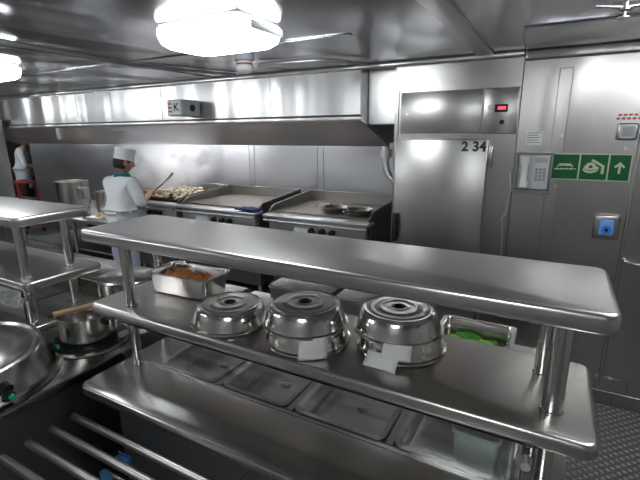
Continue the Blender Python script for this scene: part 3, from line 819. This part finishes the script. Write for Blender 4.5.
paper_tag(on_cover(*c2, -72, .158, S0 + .002), on_cover(*c2, -38, .158, S0 + .004), on_cover(*c2, -36, .146, S0 + .070), on_cover(*c2, -70, .146, S0 + .068), 'white paper tag on the lower cover of the middle stack', .006)
paper_tag(on_cover(*c3, -94, .160, S0 + .028), on_cover(*c3, -62, .160, S0 + .026), on_cover(*c3, -60, .151, S0 + .074), on_cover(*c3, -92, .151, S0 + .074), 'white paper tag on the lower cover beside the vegetable pan', .004)
paper_tag(on_cover(*c3, -109, .188, .9645), on_cover(*c3, -77, .188, .9645), on_cover(*c3, -74, .153, .998), on_cover(*c3, -112, .153, .998), 'white paper tag hanging down to the shelf below another tag', .002)

# ------------------------------------------------------------------ people
def skin_mesh(name, joints, edges, mat, parent, levels=2, root=0, deform=None):
    me = bpy.data.meshes.new(name)
    me.from_pydata([j[:3] for j in joints], edges, [])
    o = bpy.data.objects.new(name, me); COL.objects.link(o)
    o.modifiers.new('skin', 'SKIN'); me.skin_vertices or None
    sv = me.skin_vertices[0].data
    for i, j in enumerate(joints):
        r = j[3]; sv[i].radius = (r, j[4] if len(j) > 4 else r); sv[i].use_root = (i == root)
    s = o.modifiers.new('sub', 'SUBSURF'); s.levels = levels; s.render_levels = levels
    dg = bpy.context.evaluated_depsgraph_get()
    me2 = bpy.data.meshes.new_from_object(o.evaluated_get(dg)); me2.name = name
    bpy.data.objects.remove(o); bpy.data.meshes.remove(me)
    for p in me2.polygons: p.use_smooth = True
    me2.materials.clear(); me2.materials.append(M[mat])
    if deform:
        for v in me2.vertices: v.co = deform(v.co.copy())
    r = bpy.data.objects.new(name, me2); COL.objects.link(r)
    if parent: r.parent = parent
    return r

def head_bm(s=1.):
    """head facing +Y, centre at origin, about .21 high, with brow, nose, lips, chin and ears"""
    bm = bmesh.new(); bmesh.ops.create_uvsphere(bm, u_segments=40, v_segments=30, radius=1)
    for v in bm.verts:
        x, y, z = v.co
        w = .076 if z > -.1 else .076 - .020 * min(1, (-z - .1) / .8)
        d = .095
        X, Y, Z = x * w, y * d, z * .112
        if z < -.3 and y > 0: Y *= 1 - .10 * (-z - .3)
        if z < -.2 and y < 0: Y *= 1 - .35 * min(1, (-z - .2))
        if y > .3:
            g = lambda cx, cz, sx, sz: math.exp(-((x - cx) / sx) ** 2 - ((z - cz) / sz) ** 2)
            Y += .026 * g(0, -.17, .13, .16) + .012 * g(0, .05, .10, .22) + .008 * g(0, -.48, .28, .07) + .006 * g(0, -.62, .25, .06) + .010 * g(0, -.85, .3, .15)
            Y -= .013 * g(.36, .05, .2, .13) + .013 * g(-.36, .05, .2, .13)
            Y += .006 * g(.35, .25, .3, .09) + .006 * g(-.35, .25, .3, .09)
        v.co = Vector((X, Y, Z)) * s
    for sd in (-1, 1):
        t = bmesh.new(); bmesh.ops.create_uvsphere(t, u_segments=16, v_segments=10, radius=1)
        for v in t.verts:
            x, y, z = v.co
            v.co = Vector((x * .010 + sd * (.077 + .010 * max(0, -y)), y * .019 - .005, z * .032 - .005)) * s
        merge(bm, t)
    return bm

def hand_edges(J, E, base, fwd, side, up, wrist_i, curl=.5, s=1.):
    """five-finger hand as skin chains; fwd = along fingers, side = towards thumb, up = back of hand"""
    f, sd, u = fwd.normalized(), side.normalized(), up.normalized()
    palm = len(J); p = base + f * .045 * s; J.append((*p, .024 * s, .016 * s)); E.append((wrist_i, palm))
    knu = base + f * .085 * s
    for i, (off, L) in enumerate(((.030, .072), (.010, .080), (-.010, .074), (-.029, .058))):
        q = knu + sd * off * s; a = len(J); J.append((*q, .0095 * s)); E.append((palm, a))
        ang = curl * .5
        for k in range(3):
            d_ = f * math.cos(ang) - u * math.sin(ang)
            q = q + d_ * (L * (.45, .32, .23)[k]) * s
            J.append((*q, (.0085, .008, .006)[k] * s)); E.append((len(J) - 2, len(J) - 1)); ang += curl
    q = base + f * .03 * s + sd * .03 * s; a = len(J); J.append((*q, .0115 * s)); E.append((palm, a))
    d_ = (f * .6 + sd * .7 - u * .3).normalized(); q = q + d_ * .036 * s; J.append((*q, .010 * s)); E.append((len(J) - 2, len(J) - 1))
    d_ = (f * .9 + sd * .2 - u * .5).normalized(); q = q + d_ * .03 * s; J.append((*q, .008 * s)); E.append((len(J) - 2, len(J) - 1))

def chef(loc, rz, label, arms, lean=.06, head_tilt=.25, hat=True, scarf=True, trousers='trousers', head_turn=-.35):
    """standing figure facing +Y, local origin between the feet; 1.50 m incl. cap"""
    t = thing('person', label, 'person', loc, rz)
    hip = .74
    J = [(0, 0, hip, .125, .095), (0, .01, hip + .13, .115, .09), (0, .02 + lean * .3, 1.02, .13, .10), (0, lean * .8, 1.13, .13, .095), (0, lean * 1.1, 1.20, .060, .055), (0, lean * 1.45, 1.27, .050, .05)]
    E = [(0, 1), (1, 2), (2, 3), (3, 4), (4, 5)]
    Jj = [list(j) for j in J]; Ej = list(E[:4])
    arm_ix = []
    for s, (el, wr, fdir, up) in zip((-1, 1), arms):
        sh = Vector((s * .172, lean * .85, 1.165)); el = Vector(el); wr = Vector(wr)
        a = len(J); J.append((*sh, .052)); E.append((3, a))
        J.append((*((sh + el) / 2), .046)); E.append((a, a + 1))
        J.append((*el, .038)); E.append((a + 1, a + 2))
        J.append((*((el * .5 + wr * .5)), .034)); E.append((a + 2, a + 3))
        J.append((*wr, .024)); E.append((a + 3, a + 4))
        f = Vector(fdir); u = Vector(up); side = f.cross(u) * (-s)
        hand_edges(J, E, wr, f, side, u, a + 4, curl=.65)
        b_ = len(Jj)
        Jj.append([*sh, .072]); Ej.append((3, b_))
        Jj.append([*((sh + el) / 2), .066]); Ej.append((b_, b_ + 1))
        Jj.append([*el, .060]); Ej.append((b_ + 1, b_ + 2))
        cuff = el * .78 + wr * .22
        Jj.append([*cuff, .052]); Ej.append((b_ + 2, b_ + 3))
    for s in (-1, 1):
        a = len(J)
        J.append((s * .085, 0, hip - .07, .080)); E.append((0, a))
        J.append((s * .10, .01, .40, .055)); E.append((a, a + 1))
        J.append((s * .11, -.01, .09, .040)); E.append((a + 1, a + 2))
        J.append((s * .115, .12, .035, .034)); E.append((a + 2, a + 3))
    body = skin_mesh('body', J, E, 'skin', t)
    # head joined to the body mesh
    bm = bmesh.new(); bm.from_mesh(body.data)
    hp = Vector((0, lean * 1.6 + .015, 1.368))
    hm = Matrix.Translation(hp) @ Matrix.Rotation(head_turn, 4, 'Z') @ Matrix.Rotation(-head_tilt, 4, 'X')
    merge(bm, head_bm(), hm)
    bm.to_mesh(body.data); bm.free()
    for p in body.data.polygons: p.use_smooth = True
    # jacket
    Jj[0][3], Jj[0][4] = .165, .13; Jj[1][3], Jj[1][4] = .155, .125; Jj[2][3], Jj[2][4] = .165, .13; Jj[3][3], Jj[3][4] = .155, .115; Jj[4][3], Jj[4][4] = .088, .080; Jj[4][2] = 1.215
    Jj = Jj[:5] + Jj[6:]
    Ej = [(a if a < 5 else a - 1, b_ if b_ < 5 else b_ - 1) for a, b_ in Ej]
    hem = len(Jj); Jj.append([0, -.005, hip - .22, .175, .145]); Ej.append((0, hem))
    def wrinkle(c):
        n = noise.noise(c * 9) * .010 + noise.noise(Vector((c.x * 6, c.y * 6, c.z * 22))) * .006
        d_ = Vector((c.x, c.y - .02, 0)); d_ = d_.normalized() if d_.length > 1e-4 else d_
        return c + d_ * n
    skin_mesh('jacket', Jj, Ej, 'jacket', t, deform=wrinkle)
    Jt = [(0, 0, hip, .135, .11), (-.09, 0, hip - .09, .095), (-.10, .012, .40, .078), (-.11, 0, .10, .066), (.09, 0, hip - .09, .095), (.10, .012, .40, .078), (.11, 0, .10, .066)]
    skin_mesh('trousers', Jt, [(0, 1), (1, 2), (2, 3), (0, 4), (4, 5), (5, 6)], trousers, t, deform=wrinkle)
    for s in (-1, 1):
        bm = add_sweep(bmesh.new(), rrect(s * .113 - .048, s * .113 + .048, -.08, .20, .042, 5), [(0, .0), (0, .03), (.010, .06), (.022, .085)])
        link('shoe', bm, 'black', t)
    def hpart(name, bm, mat):
        bm.transform(hm); return link(name, bm, mat, t)
    # hair: shell over back and sides of the skull
    bm = bmesh.new(); bmesh.ops.create_uvsphere(bm, u_segments=36, v_segments=24, radius=1)
    kill = [v for v in bm.verts if (v.co.y > .35 and v.co.z < .5) or v.co.z < -.62 or (v.co.z < -.05 and v.co.y > .02)]
    bmesh.ops.delete(bm, geom=kill, context='VERTS')
    for v in bm.verts: v.co = Vector((v.co.x * .082, v.co.y * .102, v.co.z * .119))
    hr = hpart('hair', bm, 'hair'); md = hr.modifiers.new('s', 'SOLIDIFY'); md.thickness = .006
    if hat:
        bm = bmesh.new(); ring = [(.0825, .030), (.0845, .04), (.088, .075), (.091, .135), (.089, .142), (.080, .139), (.05, .134), (0, .132)]
        add_lathe(bm, ring, 44)
        for v in bm.verts: v.co.y *= 1.14
        h = hpart('chef_cap', bm, 'hat')
        bm = bmesh.new(); add_lathe(bm, [(.0835, .022), (.0885, .022), (.0915, .062), (.0865, .062)], 44)
        for v in bm.verts: v.co.y *= 1.14
        b2 = hpart('cap_band', bm, 'hat')
    if scarf:
        bm = bmesh.new(); pts = []
        add_lathe(bm, [(.062, 1.205), (.078, 1.212), (.080, 1.235), (.068, 1.262), (.058, 1.262), (.058, 1.22)], 32)
        for v in bm.verts: v.co.y += lean * 1.25
        link('neckerchief', bm, 'scarf', t)
    # apron strings
    bm = bmesh.new(); add_lathe(bm, [(.158, .86), (.164, .862), (.164, .885), (.158, .887)], 40)
    for v in bm.verts: v.co.y *= .86
    link('apron_string', bm, 'hat', t)
    return t

cook = chef((-3.94, 2.83, 0), 0, 'cook in white jacket, cap and teal neckerchief frying at the smoking griddle',
     [((-.25, .16, .97), (-.12, .40, 1.02), (.25, 1, -.1), (0, .1, 1)),
      ((.255, .07, .945), (.10, .33, 1.04), (-.1, 1, -.05), (.2, .1, 1))])
t = thing('spatula', 'dark steel spatula held up by the cook over the grill', 'spatula', (-3.88, 3.24, 1.025)); t.scale = (.8, .8, .9)
link('handle', T([(0, -.03, -.01), (.04, .03, .045), (.09, .09, .10)], .008), 'black', t)
link('blade', T([(.09, .09, .10), (.15, .15, .17), (.19, .19, .225)], [.006, .012, .018]), 'range_side', t)

chef((-9.25, 4.62, 0), math.radians(-40), 'person in white shirt standing beyond the dark upright, by the red trolley', 
     [((-.26, .10, .95), (-.15, .34, 1.0), (.2, 1, 0), (0, 0, 1)), ((.26, .10, .93), (.14, .32, .92), (-.2, 1, 0), (0, 0, 1))], hat=False, scarf=False, trousers='void', head_turn=0).scale = (1.13, 1.13, 1.15)
t = thing('red_trolley', 'red framed trolley standing before the person in the far opening', 'trolley', (-8.02, 3.90, 0), math.radians(5)); t.scale = (.75, .8, .92)
for x in (-.3, .3):
    for y in (-.2, .2): link('upright', T([(x, y, .06), (x, y, .95)], .022), 'red', t)
for z in (.3, .62, .93):
    link('tray', B(-.31, .31, -.21, .21, z, z + .025, .005, 1), 'red' if z > .9 else 'dark_wall', t)
for x in (-.3, .3):
    for y in (-.2, .2): link('wheel', T([(x - .012, y, .04), (x + .012, y, .04)], .04), 'black', t)

# ------------------------------------------------------------------ steam
bm = bmesh.new(); bmesh.ops.create_icosphere(bm, subdivisions=4, radius=1)
for v in bm.verts: v.co = Vector((v.co.x * .85, v.co.y * .5, v.co.z * .58)) * (1 + .18 * noise.noise(v.co * 1.6))
mS = bpy.data.materials.new('steam'); mS.use_nodes = True; nt = mS.node_tree; nt.nodes.clear()
out = nt.nodes.new('ShaderNodeOutputMaterial'); vs = nt.nodes.new('ShaderNodeVolumePrincipled')
vs.inputs['Color'].default_value = (.995, .998, 1, 1); vs.inputs['Anisotropy'].default_value = 0
tc = nt.nodes.new('ShaderNodeTexCoord')
ln = nt.nodes.new('ShaderNodeVectorMath'); ln.operation = 'LENGTH'
mp = nt.nodes.new('ShaderNodeMapping'); mp.inputs['Scale'].default_value = (1 / .85, 1 / .5, 1 / .58)
nt.links.new(tc.outputs['Object'], mp.inputs[0]); nt.links.new(mp.outputs[0], ln.inputs[0])
fr = nt.nodes.new('ShaderNodeMapRange'); fr.inputs['From Min'].default_value = .1; fr.inputs['From Max'].default_value = .88
fr.inputs['To Min'].default_value = 1.; fr.inputs['To Max'].default_value = 0.
nt.links.new(ln.outputs['Value'], fr.inputs['Value'])
nz = nt.nodes.new('ShaderNodeTexNoise'); nz.inputs['Scale'].default_value = 4.2; nz.inputs['Detail'].default_value = 4; nz.inputs['Distortion'].default_value = .6
nt.links.new(tc.outputs['Object'], nz.inputs['Vector'])
nr = nt.nodes.new('ShaderNodeMapRange'); nr.inputs['From Min'].default_value = .40; nr.inputs['From Max'].default_value = .72; nr.inputs['To Max'].default_value = 1.6
nt.links.new(nz.outputs['Fac'], nr.inputs['Value'])
ml = nt.nodes.new('ShaderNodeMath'); ml.operation = 'MULTIPLY'; nt.links.new(fr.outputs[0], ml.inputs[0]); nt.links.new(nr.outputs[0], ml.inputs[1])
m2 = nt.nodes.new('ShaderNodeMath'); m2.operation = 'MULTIPLY'; m2.inputs[1].default_value = 13.; nt.links.new(ml.outputs[0], m2.inputs[0])
nt.links.new(m2.outputs[0], vs.inputs['Density']); nt.links.new(vs.outputs[0], out.inputs['Volume'])
o = link('steam', bm, mS, None, True, (-4.05, 3.62, 1.40)); tag(o, 'pale steam rising from the griddle in front of the cook', 'steam', None, 'stuff')

# ------------------------------------------------------------------ world / view
w = bpy.data.worlds.new('world'); SC.world = w; w.use_nodes = True
w.node_tree.nodes['Background'].inputs[0].default_value = (.02, .021, .023, 1)
SC.view_settings.view_transform = 'Standard'; SC.view_settings.look = 'None'
SC.view_settings.exposure = .4; SC.view_settings.gamma = 1.; SC.view_settings.use_curve_mapping = False
try:
    SC.cycles.max_bounces = 10; SC.cycles.glossy_bounces = 6; SC.cycles.transmission_bounces = 6; SC.cycles.caustics_reflective = True
    SC.cycles.volume_bounces = 8; SC.cycles.volume_step_rate = 2.
except Exception: pass
